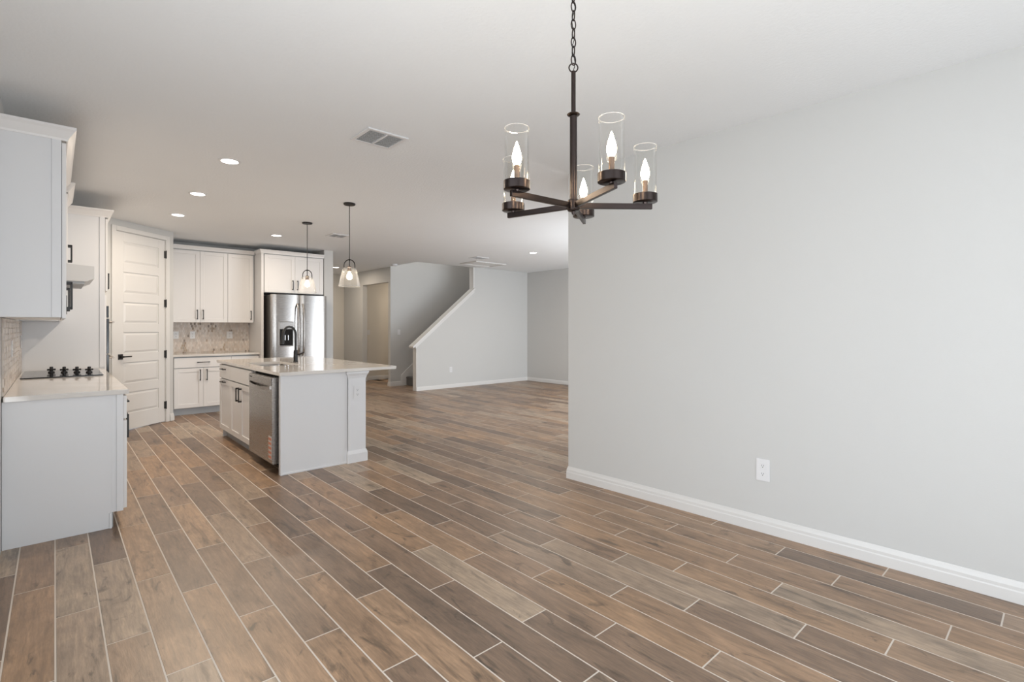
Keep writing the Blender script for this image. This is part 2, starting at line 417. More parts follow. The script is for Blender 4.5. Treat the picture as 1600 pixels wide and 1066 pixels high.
# stairs
st = T('staircase', 'grey carpeted stairs climbing behind the sloping half wall', 'stairs', (7.3, 9.78, 0))
for i in range(11):
    x0 = 5.99 + 0.245 * i; z1 = 0.196 * (i + 1)
    b = B(); b.box(WORLD, x0, x0 + 0.27, SY + 0.13, HY - 0.019, max(0, z1 - 0.30), z1, 0.0)
    b.box(WORLD, x0 - 0.028, x0 + 0.05, SY + 0.13, HY - 0.019, z1 - 0.045, z1 + 0.002, 0.018, 2)
    st.part('step', b, 'carpet')

# ------------------------------------------------------------------ floor planks
PWD, PLN, G = 0.1564, 0.953, 0.0062
known = {-1: 3.528, 0: 3.118, 1: 2.713, 2: 2.324, 3: 2.992, 4: 2.568, 10: 1.664, 11: 1.375, 12: 1.921, 13: 1.532, 14: 1.221, 15: 1.75,
         16: 1.46, 17: 1.961, 18: 2.263, 19: 1.783, 20: 2.114, 21: 1.63}
F2 = (math.sin(TH), math.cos(TH)); R2 = (math.cos(TH), -math.sin(TH))
def proj(x, y, z=0):
    d = x * F2[0] + y * F2[1]; l = x * R2[0] + y * R2[1]
    return (800 + 790 * l / d, 511 + 790 * (CAMH - z) / d, d) if d > 0.05 else None
planks = []
ph = 2.176
for k in range(-9, 62):
    xa = 0.003 + PWD * k; xb = xa + PWD
    ph = known.get(k, ph + (-0.39 if random.random() < 0.75 else 0.22))
    j0 = math.floor((-1.7 - ph) / PLN)
    for j in range(j0, 20):
        ya = ph + PLN * j; yb = ya + PLN
        if yb < -1.7: continue
        ya_, yb_ = max(ya, -1.7), min(yb, EY)
        xa_, xb_ = max(xa, -0.5), min(xb, 8.78)
        if yb_ - ya_ < 0.02 or xb_ - xa_ < 0.02: continue
        cx, cy = (xa_ + xb_) / 2, (ya_ + yb_) / 2
        if cx > 3.6 and cy < LY: continue
        if cx < 3.5 and cy > BY: continue
        if cx > SX + 0.2 and cy > 11.85: continue
        if cx < 0.2 and cy > 5.2 or (cx < -0.3 and cy > 4.1): continue
        c = [proj(x, y) for x in (xa_, xb_) for y in (ya_, yb_)]
        ar = 0
        pm = proj(cx, cy)
        if pm and -40 < pm[0] < 1640 and 520 < pm[1] < 1110:
            vis = True
            if cx > 3.3 and cy < 2.98: vis = cx < 3.46
            # behind the right wall corner
            if pm[0] > 889 and cy > 3.0 and cx > 3.35: vis = False
            if 1.55 < cx < 2.3 and 4.8 < cy < 7: vis = False
            ar = (790 ** 2) * CAMH * (xb_ - xa_) * (yb_ - ya_) / pm[2] ** 3 if vis else 0
        planks.append((ar, xa_ + G / 2, xb_ - G / 2, ya_ + G / 2, yb_ - G / 2))
planks.sort(key=lambda p: -p[0])
def plank_mesh(name, ps):
    vs, fs, cols = [], [], []
    for (_, x0, x1, y0, y1) in ps:
        n = len(vs); z = random.uniform(-0.0003, 0.0003); ch = 0.0009
        vs += [(x0, y0, -0.008), (x1, y0, -0.008), (x1, y1, -0.008), (x0, y1, -0.008),
               (x0, y0, z - ch), (x1, y0, z - ch), (x1, y1, z - ch), (x0, y1, z - ch),
               (x0 + ch, y0 + ch, z), (x1 - ch, y0 + ch, z), (x1 - ch, y1 - ch, z), (x0 + ch, y1 - ch, z)]
        fs += [(n, n + 1, n + 5, n + 4), (n + 1, n + 2, n + 6, n + 5), (n + 2, n + 3, n + 7, n + 6), (n + 3, n, n + 4, n + 7),
               (n + 4, n + 5, n + 9, n + 8), (n + 5, n + 6, n + 10, n + 9), (n + 6, n + 7, n + 11, n + 10), (n + 7, n + 4, n + 8, n + 11),
               (n + 8, n + 9, n + 10, n + 11)]
        r = (random.random(), random.random(), random.random(), 1); cols += [r] * 12
    me = bpy.data.meshes.new(name); me.from_pydata(vs, [], fs)
    ca = me.color_attributes.new('rnd', 'FLOAT_COLOR', 'POINT')
    ca.data.foreach_set('color', [c for r in cols for c in r])
    me.materials.append(M['wood'])
    o = bpy.data.objects.new(name, me); C.objects.link(o); o.parent = floor
    return o
for p in planks[:300]: plank_mesh('plank', [p])
o = plank_mesh('far_planks', planks[300:]); o['kind'] = 'stuff'
# ------------------------------------------------------------------ cabinet kit
def pull(b, f, u, z, L, vert=True, w0=0.0, so=0.036, t=0.011):
    h = L / 2
    if vert:
        b.box(f, u - t / 2, u + t / 2, w0 + so - t, w0 + so, z - h, z + h, 0.0015)
        for s_ in (-1, 1): zc = z + s_ * (h - 0.008); b.box(f, u - t / 2, u + t / 2, w0, w0 + so - t / 2, zc - 0.008, zc + 0.008)
    else:
        b.box(f, u - h, u + h, w0 + so - t, w0 + so, z - t / 2, z + t / 2, 0.0015)
        for s_ in (-1, 1): uc = u + s_ * (h - 0.008); b.box(f, uc - 0.008, uc + 0.008, w0, w0 + so - t / 2, z - t / 2, z + t / 2)
def shaker(f, u0, u1, z0, z1, w0=0.0, th=0.02, rail=0.058):
    b = B(); g = 0.0015
    u0 += g; u1 -= g; z0 += g; z1 -= g
    b.box(f, u0 + rail - 0.004, u1 - rail + 0.004, w0, w0 + th - 0.009, z0 + rail - 0.004, z1 - rail + 0.004)
    b.box(f, u0, u0 + rail, w0, w0 + th, z0, z1, 0.0015); b.box(f, u1 - rail, u1, w0, w0 + th, z0, z1, 0.0015)
    b.box(f, u0 + rail, u1 - rail, w0, w0 + th, z0, z0 + rail, 0.0015); b.box(f, u0 + rail, u1 - rail, w0, w0 + th, z1 - rail, z1, 0.0015)
    return b
def slab(f, u0, u1, z0, z1, w0=0.0, th=0.02):
    b = B(); b.box(f, u0 + 0.0015, u1 - 0.0015, w0, w0 + th, z0 + 0.0015, z1 - 0.0015, 0.002); return b
def cabinet(name, label, f, u0, u1, depth, z0, z1, fronts, group=None, toe=0.0, cat='cabinet', sides='cab', hollow=False):
    """front plane of carcass is w=0; fronts: (kind, ua, ub, za, zb, handle) handle=(u, z, L, vertical)"""
    t = T(name, label, cat, f((u0 + u1) / 2, -depth / 2, 0 if toe else z0), group)
    b = B()
    if hollow:
        b.box(f, u0, u0 + .018, -depth, -0.004, z0, z1); b.box(f, u1 - .018, u1, -depth, -0.004, z0, z1)
        b.box(f, u0 + .018, u1 - .018, -depth, -0.004, z0, z0 + .018); b.box(f, u0 + .018, u1 - .018, -depth, -depth + .012, z0 + .018, z1); b.box(f, u0 + .018, u1 - .018, -.022, -0.004, z0 + .018, z1)
    else: b.box(f, u0, u1, -depth, -0.004, z0, z1)
    t.part('body', b, sides)
    b = B(); b.box(f, u0 + 0.004, u1 - 0.004, -0.004, -0.001, z0 + 0.004, z1 - 0.004); t.part('front_edge', b, 'toe')
    if toe:
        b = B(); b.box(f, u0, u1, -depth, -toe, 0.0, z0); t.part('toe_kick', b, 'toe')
    for k, a, c, za, zb, h in fronts:
        d = t.part('drawer' if k == 'drawer' else 'door', slab(f, a, c, za, zb) if k == 'drawer' else shaker(f, a, c, za, zb), 'cab')
        if h:
            hb = B(); pull(hb, f, h[0], h[1], h[2], h[3], 0.02); t.part('handle', hb, 'black', d)
    return t
CROWN = [(0, 0), (0.006, 0), (0.01, 0.012), (0.022, 0.03), (0.036, 0.052), (0.046, 0.064), (0.046, 0.078), (0, 0.078)]
CROWN_S = [(0, 0), (0.004, 0), (0.010, 0.02), (0.02, 0.04), (0.03, 0.052), (0.03, 0.062), (0, 0.062)]

# ------------------------------------------------------------------ left run (fronts face +X)
LF = Fr((0.345, 0), (0, 1), (1, 0))
ZB = 0.885; ZT = 0.917
# end base cabinets 4.285..5.6, cooktop cabinet 5.6..6.4, filler
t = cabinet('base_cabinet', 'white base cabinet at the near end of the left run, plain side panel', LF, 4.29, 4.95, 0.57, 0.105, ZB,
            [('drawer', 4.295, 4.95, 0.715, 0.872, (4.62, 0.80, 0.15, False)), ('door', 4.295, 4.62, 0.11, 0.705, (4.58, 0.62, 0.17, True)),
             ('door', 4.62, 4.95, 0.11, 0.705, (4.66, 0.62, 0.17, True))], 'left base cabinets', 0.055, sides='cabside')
b = B(); b.box(LF, 4.270, 4.288, -0.578, -0.062, 0.0, ZB, 0.001); b.box(LF, 4.270, 4.288, -0.063, -0.002, 0.105, ZB, 0.001)
b.box(LF, 4.262, 4.271, -0.038, -0.002, 0.105, ZB, 0.001); b.box(LF, 4.264, 4.271, -0.075, -0.062, 0.0, 0.10, 0.001)
t.part('end_panel', b, 'cabside', label='flat white end panel facing the dining area')
cabinet('base_cabinet', 'white base cabinet second from the near end of the left run', LF, 4.95, 5.58, 0.57, 0.105, ZB,
        [('drawer', 4.95, 5.58, 0.715, 0.872, (5.26, 0.80, 0.15, False)), ('door', 4.95, 5.265, 0.11, 0.705, (5.22, 0.62, 0.17, True)),
         ('door', 5.265, 5.58, 0.11, 0.705, (5.31, 0.62, 0.17, True))], 'left base cabinets', 0.055)
cabinet('base_cabinet', 'white base cabinet under the cooktop beside the tall oven cabinet', LF, 5.58, 6.60, 0.57, 0.105, ZB,
        [('drawer', 5.58, 6.59, 0.715, 0.872, (6.08, 0.80, 0.15, False)), ('drawer', 5.58, 6.59, 0.41, 0.705, (6.08, 0.62, 0.15, False)),
         ('drawer', 5.58, 6.59, 0.11, 0.40, (6.08, 0.32, 0.15, False))], 'left base cabinets', 0.055)
b = B(); b.box(WORLD, LW + 0.008, 0.372, 4.245, 6.602, ZB + 0.001, ZT, 0.003, 2)
single('countertop', b, 'quartz', 'pale quartz worktop with the cooktop on the left run', 'countertop')
# cooktop
ck = T('cooktop', 'black glass electric cooktop with four knobs on the left worktop', 'cooktop', (0.05, 5.98, ZT))
b = B(); b.box(WORLD, -0.205, 0.315, 5.60, 6.42, ZT + 0.0005, ZT + 0.009, 0.003, 2); ck.part('glass_top', b, 'glassblack')
for kx, ky in ((-0.02, 6.12), (0.065, 6.05), (0.15, 5.985), (0.232, 5.92)):
    b = B(); b.lathe((kx, ky, ZT + 0.0095), [(0.024, 0), (0.023, 0.010), (0.013, 0.013), (0.012, 0.052), (0, 0.054)], 20)
    for a in range(4):
        an = a * PI / 2 + 0.3
        f2 = Fr((kx, ky), (math.cos(an), math.sin(an)), (-math.sin(an), math.cos(an)))
        b.box(f2, 0.004, 0.030, -0.006, 0.006, ZT + 0.028, ZT + 0.044, 0.003)
    ck.part('knob', b, 'black')
    
# backsplash mosaic
def hexsplash(name, f, u0, u1, z0, z1, holes, parent_name, label):
    t = T(parent_name, label, 'backsplash', f((u0 + u1) / 2, 0, z0))
    b = B(); b.box(f, u0, u1, 0, 0.004, z0, z1); t.part('grout_bed', b, 'grout')
    vs, fs, cols = [], [], []
    W, Hh = 0.026, 0.052; tip = 0.013; nrow = int((z1 - z0) / (Hh - tip)) + 2
    def put(poly, w_, col):
        n = len(vs); k = len(poly)
        for (a, c) in poly: vs.append(tuple(f(a, 0.004, c)))
        for (a, c) in poly: vs.append(tuple(f(a, w_, c)))
        fs.append(tuple(range(n + k, n + 2 * k)))
        for i in range(k): fs.append((n + i, n + (i + 1) % k, n + k + (i + 1) % k, n + k + i))
        cols.extend([col] * (2 * k))
    seeds = [(random.uniform(u0, u1), random.uniform(z0, z1), random.uniform(0.025, 0.07)) for _ in range(int((u1 - u0) * 15))]
    for r in range(nrow):
        zc = z0 + r * (Hh - tip)
        n_u = int((u1 - u0) / W) + 2
        for i in range(n_u):
            uc = u0 + i * W + (W / 2 if r % 2 else 0)
            g = 0.0012; hw = W / 2 - g; hh = Hh / 2 - g
            poly = [(uc, zc - hh), (uc + hw, zc - hh + tip), (uc + hw, zc + hh - tip), (uc, zc + hh), (uc - hw, zc + hh - tip), (uc - hw, zc - hh + tip)]
            poly = [(min(max(a, u0), u1), min(max(c, z0), z1)) for a, c in poly]
            if max(a for a, _ in poly) - min(a for a, _ in poly) < 0.004 or max(c for _, c in poly) - min(c for _, c in poly) < 0.004: continue
            dk = random.random() < 0.012 or any((uc - sx) ** 2 + ((zc - sz) * 0.7) ** 2 < (sr * random.uniform(0.4, 1)) ** 2 and random.random() < 0.55 for sx, sz, sr in seeds)
            v = random.uniform(0.9, 1.1)
            if dk:
                base = random.choice([(0.36, 0.28, 0.215), (0.42, 0.36, 0.31), (0.47, 0.38, 0.30), (0.28, 0.235, 0.20)])
            else: base = random.choice([(0.64, 0.56, 0.50), (0.67, 0.60, 0.545), (0.62, 0.54, 0.475), (0.69, 0.63, 0.58)])
            put(poly, 0.0075 + random.uniform(0, 0.001), (base[0] * v, base[1] * v, base[2] * v, 1))
    me = bpy.data.meshes.new('mosaic_tiles'); me.from_pydata(vs, [], fs)
    ca = me.color_attributes.new('rnd', 'FLOAT_COLOR', 'POINT'); ca.data.foreach_set('color', [c for r in cols for c in r])
    me.materials.append(M['mosaic']); me.validate()
    bmx = bmesh.new(); bmx.from_mesh(me); bmesh.ops.translate(bmx, verts=bmx.verts[:], vec=-Vector(t.loc)); bmesh.ops.recalc_face_normals(bmx, faces=bmx.faces[:]); bmx.to_mesh(me); bmx.free()
    o = bpy.data.objects.new('mosaic_tiles', me); C.objects.link(o); o.parent = t.e; o['kind'] = 'stuff'
LWF = Fr((LW + 0.001, 0), (0, 1), (1, 0)); BWF = Fr((0, BY - 0.001), (1, 0), (0, -1))
hexsplash('h', LWF, 4.29, 6.60, ZT + 0.001, 1.388, None, 'tile_backsplash', 'mottled beige mosaic backsplash on the left wall behind the cooktop')
hexsplash('h', BWF, 1.27, 2.496, ZT + 0.001, 1.408, None, 'tile_backsplash', 'mottled beige mosaic backsplash on the kitchen back wall')

# upper cabinets on left wall (carcass front X = 0.033)
UF = Fr((0.033, 0), (0, 1), (1, 0)); UD = 0.033 - LW - 0.002
t = cabinet('upper_cabinet', 'large white upper cabinet nearest the camera on the left wall', UF, 4.05, 4.80, UD, 1.392, 2.45,
            [('door', 4.052, 4.425, 1.385, 2.44, (4.385, 1.54, 0.18, True)), ('door', 4.425, 4.80, 1.385, 2.44, (4.465, 1.54, 0.18, True))], 'left upper cabinets', sides='cabside')
b = B(); b.box(UF, 4.043, 4.052, -0.045, -0.003, 1.392, 2.45, 0.001); t.part('side_stile', b, 'cabside')
b = B(); b.sweep([(LW + 0.001, 4.05), (0.053, 4.05), (0.053, 4.80)], CROWN, 2.45); t.part('crown_molding', b, 'cab')
t = cabinet('upper_cabinet', 'white upper cabinet between the nearest one and the range hood', UF, 4.80, 5.57, UD, 1.392, 2.45,
            [('door', 4.80, 5.185, 1.385, 2.44, (5.145, 1.545, 0.18, True)), ('door', 5.185, 5.57, 1.385, 2.44, (5.225, 1.545, 0.18, True))], 'left upper cabinets')
b = B(); b.sweep([(0.053, 4.80), (0.053, 5.52)], CROWN, 2.45); t.part('crown_molding', b, 'cab')
UF2 = Fr((0.062, 0), (0, 1), (1, 0))
t = cabinet('upper_cabinet', 'short white cabinet above the slim range hood', UF2, 5.57, 6.37, UD + 0.029, 1.865, 2.45,
            [('door', 5.57, 5.97, 1.86, 2.44, (5.93, 1.985, 0.15, True)), ('door', 5.97, 6.37, 1.86, 2.44, (6.01, 1.985, 0.15, True))], 'left upper cabinets')
b = B(); b.sweep([(0.056, 5.57), (0.082, 5.57), (0.082, 6.37)], CROWN, 2.45); t.part('crown_molding', b, 'cab')
t = cabinet('upper_cabinet', 'narrow white upper cabinet between the hood and the tall oven cabinet', UF, 6.37, 6.60, UD, 1.392, 2.45,
            [('door', 6.37, 6.60, 1.385, 2.44, (6.40, 1.545, 0.18, True))], 'left upper cabinets')
b = B(); b.sweep([(0.053, 6.37), (0.053, 6.555)], CROWN, 2.45); t.part('crown_molding', b, 'cab')
# range hood
h = T('range_hood', 'slim white under-cabinet range hood over the cooktop', 'hood', (0.0, 5.97, 1.70))
b = B(); b.prism([(LW + 0.01, 5.58, 1.72), (0.20, 5.58, 1.72), (0.252, 5.58, 1.745), (0.252, 5.58, 1.85), (0.05, 5.58, 1.862), (LW + 0.01, 5.58, 1.862)], (0, 0.78, 0)); h.part('housing', b, mat('hood_enamel', (0.60, 0.60, 0.60), 0.35))
b = B(); b.box(WORLD, LW + 0.03, 0.19, 5.60, 5.965, 1.698, 1.7195); b.box(WORLD, LW + 0.03, 0.19, 5.975, 6.34, 1.698, 1.7195)
h.part('filter', b, 'toe')
b = B(); b.box(WORLD, 0.2521, 0.256, 5.85, 6.1, 1.79, 1.805, 0.001); h.part('switch_strip', b, 'slot')

# tall oven cabinet
t = T('oven_cabinet', 'tall white cabinet holding the wall oven beside the pantry door', 'cabinet', (0.08, 7.03, 0))
TF = Fr((0.385, 0), (0, 1), (1, 0)); ty0, ty1 = 6.605, 7.455
b = B(); b.box(TF, ty0, ty1, -0.618, -0.004, 0.10, 2.45); b.box(TF, ty0, ty1, -0.618, -0.07, 0, 0.10); t.part('body', b, 'cabside')
b = B(); b.box(TF, ty0 - 0.007, ty0, -0.045, -0.003, 0.93, 2.45, 0.001); t.part('side_stile', b, 'cabside')
for a, c, hu in ((ty0 + .005, (ty0 + ty1) / 2, (ty0 + ty1) / 2 - .04), ((ty0 + ty1) / 2, ty1, (ty0 + ty1) / 2 + .04)):
    d = t.part('door', shaker(TF, a, c, 1.70, 2.44), 'cab'); hb = B(); pull(hb, TF, hu, 1.83, 0.17, True, 0.02); t.part('handle', hb, 'black', d)
for za, zb in ((0.11, 0.33), (0.335, 0.55)):
    d = t.part('drawer', slab(TF, ty0 + .005, ty1, za, zb), 'cab'); hb = B(); pull(hb, TF, 7.03, zb - .08, 0.15, False, 0.02); t.part('handle', hb, 'black', d)
b = B(); b.sweep([(0.053, ty0), (0.405, ty0), (0.405, ty1)], CROWN, 2.45); t.part('crown_molding', b, 'cab')
ov = T('built_in_oven', 'dark glass built-in double oven with steel handles in the tall cabinet', 'oven', (0.395, 7.03, 0.56))
b = B(); b.box(TF, ty0 + .03, ty1 - .03, -0.004, 0.010, 0.56, 1.66, 0.002); ov.part('surround', b, 'cab')
b = B(); b.box(TF, ty0 + .045, ty1 - .045, 0.011, 0.030, 1.43, 1.55, 0.002); ov.part('control_panel', b, 'glassblack')
b = B(); b.box(TF, ty0 + .045, ty1 - .045, 0.011, 0.034, 1.06, 1.42, 0.003); d1 = ov.part('oven_door', b, 'glassblack')
b = B(); b.box(TF, ty0 + .045, ty1 - .045, 0.011, 0.034, 0.60, 1.05, 0.003); d2 = ov.part('oven_door', b, 'glassblack')
for z, d in ((1.385, d1), (1.015, d2)):
    b = B(); b.cyl(TF(ty0 + 0.08, 0.07, z), TF(ty1 - 0.08, 0.07, z), 0.011, 14)
    for yy in (ty0 + 0.12, ty1 - 0.12): b.cyl(TF(yy, 0.033, z), TF(yy, 0.07, z), 0.008, 10)
    ov.part('handle', b, 'satin', d)

# ------------------------------------------------------------------ pantry door
pdr = T('door_1', 'white six-panel pantry door with black lever set at an angle', None, PW((DL + DR) / 2, 0, 0), kind='structure')
b = B()
cw = 0.062
for a, c in ((DL - 0.02 - cw + .012, DL - 0.008), (DR + 0.008, DR + 0.02 + cw - .012)): 
    b.box(PW, a, c, 0.001, 0.016, 0, DT + 0.065, 0.003); 
b.box(PW, DL - 0.0075, DR + 0.0075, 0.001, 0.016, DT + 0.008, DT + 0.065, 0.003)
pdr.part('casing', b, 'trim')
b = B(); b.box(PW, DL - 0.019, DL - 0.003, -0.12, 0, 0, DT + .02); b.box(PW, DR + 0.003, DR + 0.019, -0.12, 0, 0, DT + .02); b.box(PW, DL - .003, DR + .003, -0.12, 0, DT + .004, DT + .019)
pdr.part('jamb', b, 'trim')
b = B(); b.box(PW, DL, DR, -0.045, -0.012, 0.012, DT, 0.0)
st_w = 0.105; zs = [0.22]; ph_ = (DT - 0.22 - 0.12 - 5 * 0.115) / 6
b.box(PW, DL, DL + st_w, -0.012, -0.002, 0.012, DT, 0.001); b.box(PW, DR - st_w, DR, -0.012, -0.002, 0.012, DT, 0.001)
z = 0.012
rails = [(0.012, 0.22)]; z = 0.22; pans = []
for i in range(6):
    pans.append((z, z + ph_)); z += ph_
    rails.append((z, z + 0.115 if i < 5 else DT)); z += 0.115
for a, c in rails: b.box(PW, DL + st_w, DR - st_w, -0.012, -0.002, a, c, 0.001)
slab_o = pdr.part('door_slab', b, 'trim')
for a, c in pans:
    b = B(); U0, U1 = DL + st_w, DR - st_w; q = 0.036
    # raised field with sloping border
    pts = [(U0 + .011, a + .011, -0.0118), (U1 - .011, a + .011, -0.0118), (U1 - .011, c - .011, -0.0118), (U0 + .011, c - .011, -0.0118)]
    inn = [(U0 + q, a + q, -0.0032), (U1 - q, a + q, -0.0032), (U1 - q, c - q, -0.0032), (U0 + q, c - q, -0.0032)]
    t_ = bmesh.new(); A = [t_.verts.new(PW(u, w_, z_)) for u, z_, w_ in pts]; I = [t_.verts.new(PW(u, w_, z_)) for u, z_, w_ in inn]
    Bk = [t_.verts.new(PW(u, -0.0119 - .004, z_)) for u, z_, w_ in pts]
    t_.faces.new(I); t_.faces.new(Bk)
    for i in range(4): j = (i + 1) % 4; t_.faces.new((A[i], A[j], I[j], I[i])); t_.faces.new((Bk[i], Bk[j], A[j], A[i]))
    bmesh.ops.recalc_face_normals(t_, faces=t_.faces[:]); b.add(t_)
    pdr.part('door_panel', b, 'trim', slab_o)
b = B(); hu = DL + 0.062; hz_ = 0.955
b.box(PW, hu - 0.033, hu + 0.033, -0.0035, 0.006, hz_ - 0.033, hz_ + 0.033, 0.002); b.cyl(PW(hu, 0.006, hz_), PW(hu, 0.05, hz_), 0.012)
b.box(PW, hu - 0.01, hu + 0.115, 0.042, 0.056, hz_ - 0.008, hz_ + 0.008, 0.003); pdr.part('door_handle', b, 'black')
for z in (0.24, 0.955, 1.665, 2.35):
    b = B(); b.box(PW, DR - 0.012, DR + 0.012, -0.004, 0.0175, z - 0.05, z + 0.05, 0.002); b.cyl(PW(DR + 0.002, 0.020, z - 0.055), PW(DR + 0.002, 0.020, z + 0.055), 0.006, 8)
    pdr.part('hinge', b, 'black')

# ------------------------------------------------------------------ back run (fronts face -Y)
KF = Fr((0, 8.97), (1, 0), (0, -1)); KD = BY - 8.97 - 0.002
bx0, bx1, bx2 = 1.318, 2.085, 2.492
cabinet('base_cabinet', 'white two-door base cabinet with wide drawer left on the kitchen back wall', KF, bx0, bx1, KD, 0.105, ZB,
        [('drawer', bx0, bx1, 0.715, 0.868, (1.70, 0.795, 0.17, False)), ('door', bx0, 1.70, 0.11, 0.708, (1.655, 0.60, 0.17, True)),
         ('door', 1.70, bx1, 0.11, 0.708, (1.745, 0.60, 0.17, True))], 'back base cabinets', 0.06)
cabinet('base_cabinet', 'white base cabinet on the kitchen back wall beside the refrigerator', KF, bx1, bx2, KD, 0.105, ZB,
        [('drawer', bx1, bx2, 0.715, 0.868, (2.29, 0.795, 0.15, False)), ('door', bx1, bx2, 0.11, 0.708, (2.14, 0.60, 0.17, True))], 'back base cabinets', 0.06)
b = B(); b.box(WORLD, 1.268, 2.496, 8.925, BY - 0.009, ZB + 0.001, ZT, 0.003, 2)
single('countertop', b, 'quartz', 'pale quartz worktop on the back wall left of the refrigerator', 'countertop')
VF = Fr((0, 9.22), (1, 0), (0, -1)); VD = BY - 9.22 - 0.002
t = cabinet('upper_cabinet', 'wide two-door white upper cabinet on the kitchen back wall', VF, bx0 - 0.04, 2.09, VD, 1.41, 2.54,
            [('door', bx0 - 0.035, 1.702, 1.405, 2.53, (1.662, 1.53, 0.15, True)), ('door', 1.702, 2.09, 1.405, 2.53, (1.742, 1.53, 0.15, True))], 'back upper cabinets')
b = B(); b.sweep([(bx0 - 0.04, 9.20), (2.09, 9.20)], CROWN_S, 2.54); t.part('crown_molding', b, 'cab')
t = cabinet('upper_cabinet', 'single-door white upper cabinet beside the refrigerator surround', VF, 2.09, 2.492, VD, 1.41, 2.54,
            [('door', 2.092, 2.47, 1.405, 2.53, (2.435, 1.53, 0.15, True))], 'back upper cabinets')
b = B(); b.sweep([(2.09, 9.20), (2.492, 9.20)], CROWN_S, 2.54); t.part('crown_molding', b, 'cab')
# fridge surround
GF = Fr((0, 8.86), (1, 0), (0, -1))
t = cabinet('fridge_cabinet', 'deep white two-door cabinet above the steel refrigerator', GF, 2.535, 3.525, BY - 8.86 - .002, 1.90, 2.54,
            [('door', 2.545, 3.03, 1.905, 2.53, (2.99, 2.04, 0.16, True)), ('door', 3.03, 3.515, 1.905, 2.53, (3.07, 2.04, 0.16, True))])
b = B(); b.box(WORLD, 2.498, 2.534, 8.845, BY - 0.002, 0.0, 2.54, 0.001); t.part('side_panel', b, 'cab')
b = B(); b.sweep([(2.498, 9.14), (2.498, 8.84), (3.525, 8.84)], CROWN_S, 2.54); t.part('crown_molding', b, 'cab')
# refrigerator
fg = T('refrigerator', 'stainless steel french-door refrigerator with ice and water dispenser', 'refrigerator', (3.04, 9.05, 0))
b = B(); b.box(WORLD, 2.585, 3.495, 8.70, 9.5, 0.02, 1.855, 0.004); fg.part('case', b, mat('case_grey', (0.10, 0.095, 0.09), 0.4, metal=0.3))
def fdoor(x0, x1, z0, z1, bow=0.018):
    t_ = bmesh.new(); n = 10; y0 = 8.695; A = []; Q = []
    for i in range(n + 1):
        u = i / n; x = x0 + (x1 - x0) * u; e = min(u, 1 - u) * (x1 - x0)
        y = 8.64 - bow * math.sin(PI * (0.12 + 0.76 * u)) + (0.02 * (1 - min(1, e / 0.02)) ** 2)
        A.append((x, y))
    b = B(); pts = [(x, y, z0) for x, y in A] + [(x1, y0, z0), (x0, y0, z0)]
    b.prism(pts, (0, 0, z1 - z0)); return b
d1 = fg.part('door', fdoor(2.588, 3.037, 0.78, 1.865), 'steel', smooth=True)
d2 = fg.part('door', fdoor(3.043, 3.492, 0.78, 1.865), 'steel', smooth=True)
d3 = fg.part('freezer_drawer', fdoor(2.588, 3.492, 0.42, 0.772), 'steel', smooth=True)
d4 = fg.part('freezer_drawer', fdoor(2.588, 3.492, 0.06, 0.412), 'steel', smooth=True)
for x, d in ((2.995, d1), (3.085, d2)):
    b = B(); pts = []
    for i in range(13):
        u = i / 12; pts.append((x, 8.622 - 0.062 * math.sin(PI * min(1, max(0, u)) ) ** 0.35 if 0 < u < 1 else 8.63, 0.86 + 0.86 * u))
    b.tube(pts, 0.014, 12); fg.part('handle', b, 'steel', d)
for z, d in ((0.70, d3), (0.35, d4)):
    b = B(); b.cyl((2.70, 8.57, z), (3.38, 8.57, z), 0.013)
    for x in (2.74, 3.34): b.cyl((x, 8.57, z), (x, 8.64, z), 0.01)
    fg.part('handle', b, 'steel', d)
b = B(); b.box(WORLD, 2.70, 2.93, 8.612, 8.63, 1.015, 1.425, 0.004); dsp = fg.part('dispenser_frame', b, 'chrome', d1)
b = B(); b.box(WORLD, 2.712, 2.918, 8.608, 8.6125, 1.03, 1.30, 0.002); fg.part('dispenser_recess', b, 'glassblack', d1)
b = B(); b.box(WORLD, 2.712, 2.918, 8.606, 8.6125, 1.305, 1.415, 0.002); fg.part('dispenser_display', b, 'steel', d1)
b = B(); b.cyl((2.79, 8.600, 1.12), (2.79, 8.600, 1.20), 0.008); b.cyl((2.84, 8.600, 1.12), (2.84, 8.600, 1.20), 0.008); fg.part('dispenser_paddle', b, 'chrome', d1)

def text_obj(name, body, size, loc, rot, m, thing, parent):
    cu = bpy.data.curves.new(name, 'FONT'); cu.body = body; cu.size = size; cu.extrude = 0.0006; cu.align_x = 'CENTER'
    tmp = bpy.data.objects.new('tmp', cu); C.objects.link(tmp); dg = bpy.context.evaluated_depsgraph_get()
    me = bpy.data.meshes.new_from_object(tmp.evaluated_get(dg)); bpy.data.objects.remove(tmp)
    me.transform(Matrix.Translation(Vector(loc)) @ Matrix.Rotation(rot[2], 4, 'Z') @ Matrix.Rotation(rot[0], 4, 'X'))
    me.transform(Matrix.Translation(-Vector(thing.loc))); me.materials.clear(); me.materials.append(M[m])
    o = bpy.data.objects.new(name, me); C.objects.link(o); o.parent = parent; return o
b = B()
b.lathe((0, 0, 0), [(0.011, 0), (0.011, 0.0012), (0, 0.0012)], 16); bmesh.ops.rotate(b.bm, verts=b.bm.verts[:], matrix=Matrix.Rotation(PI / 2, 3, 'X')); bmesh.ops.translate(b.bm, verts=b.bm.verts[:], vec=(3.365, 8.6255, 1.79))
fg.part('logo_disc', b, 'labelwhite', d2)
text_obj('logo', 'LG', 0.032, (3.405, 8.6262, 1.779), (PI / 2, 0, 0), 'labelwhite', fg, d2)

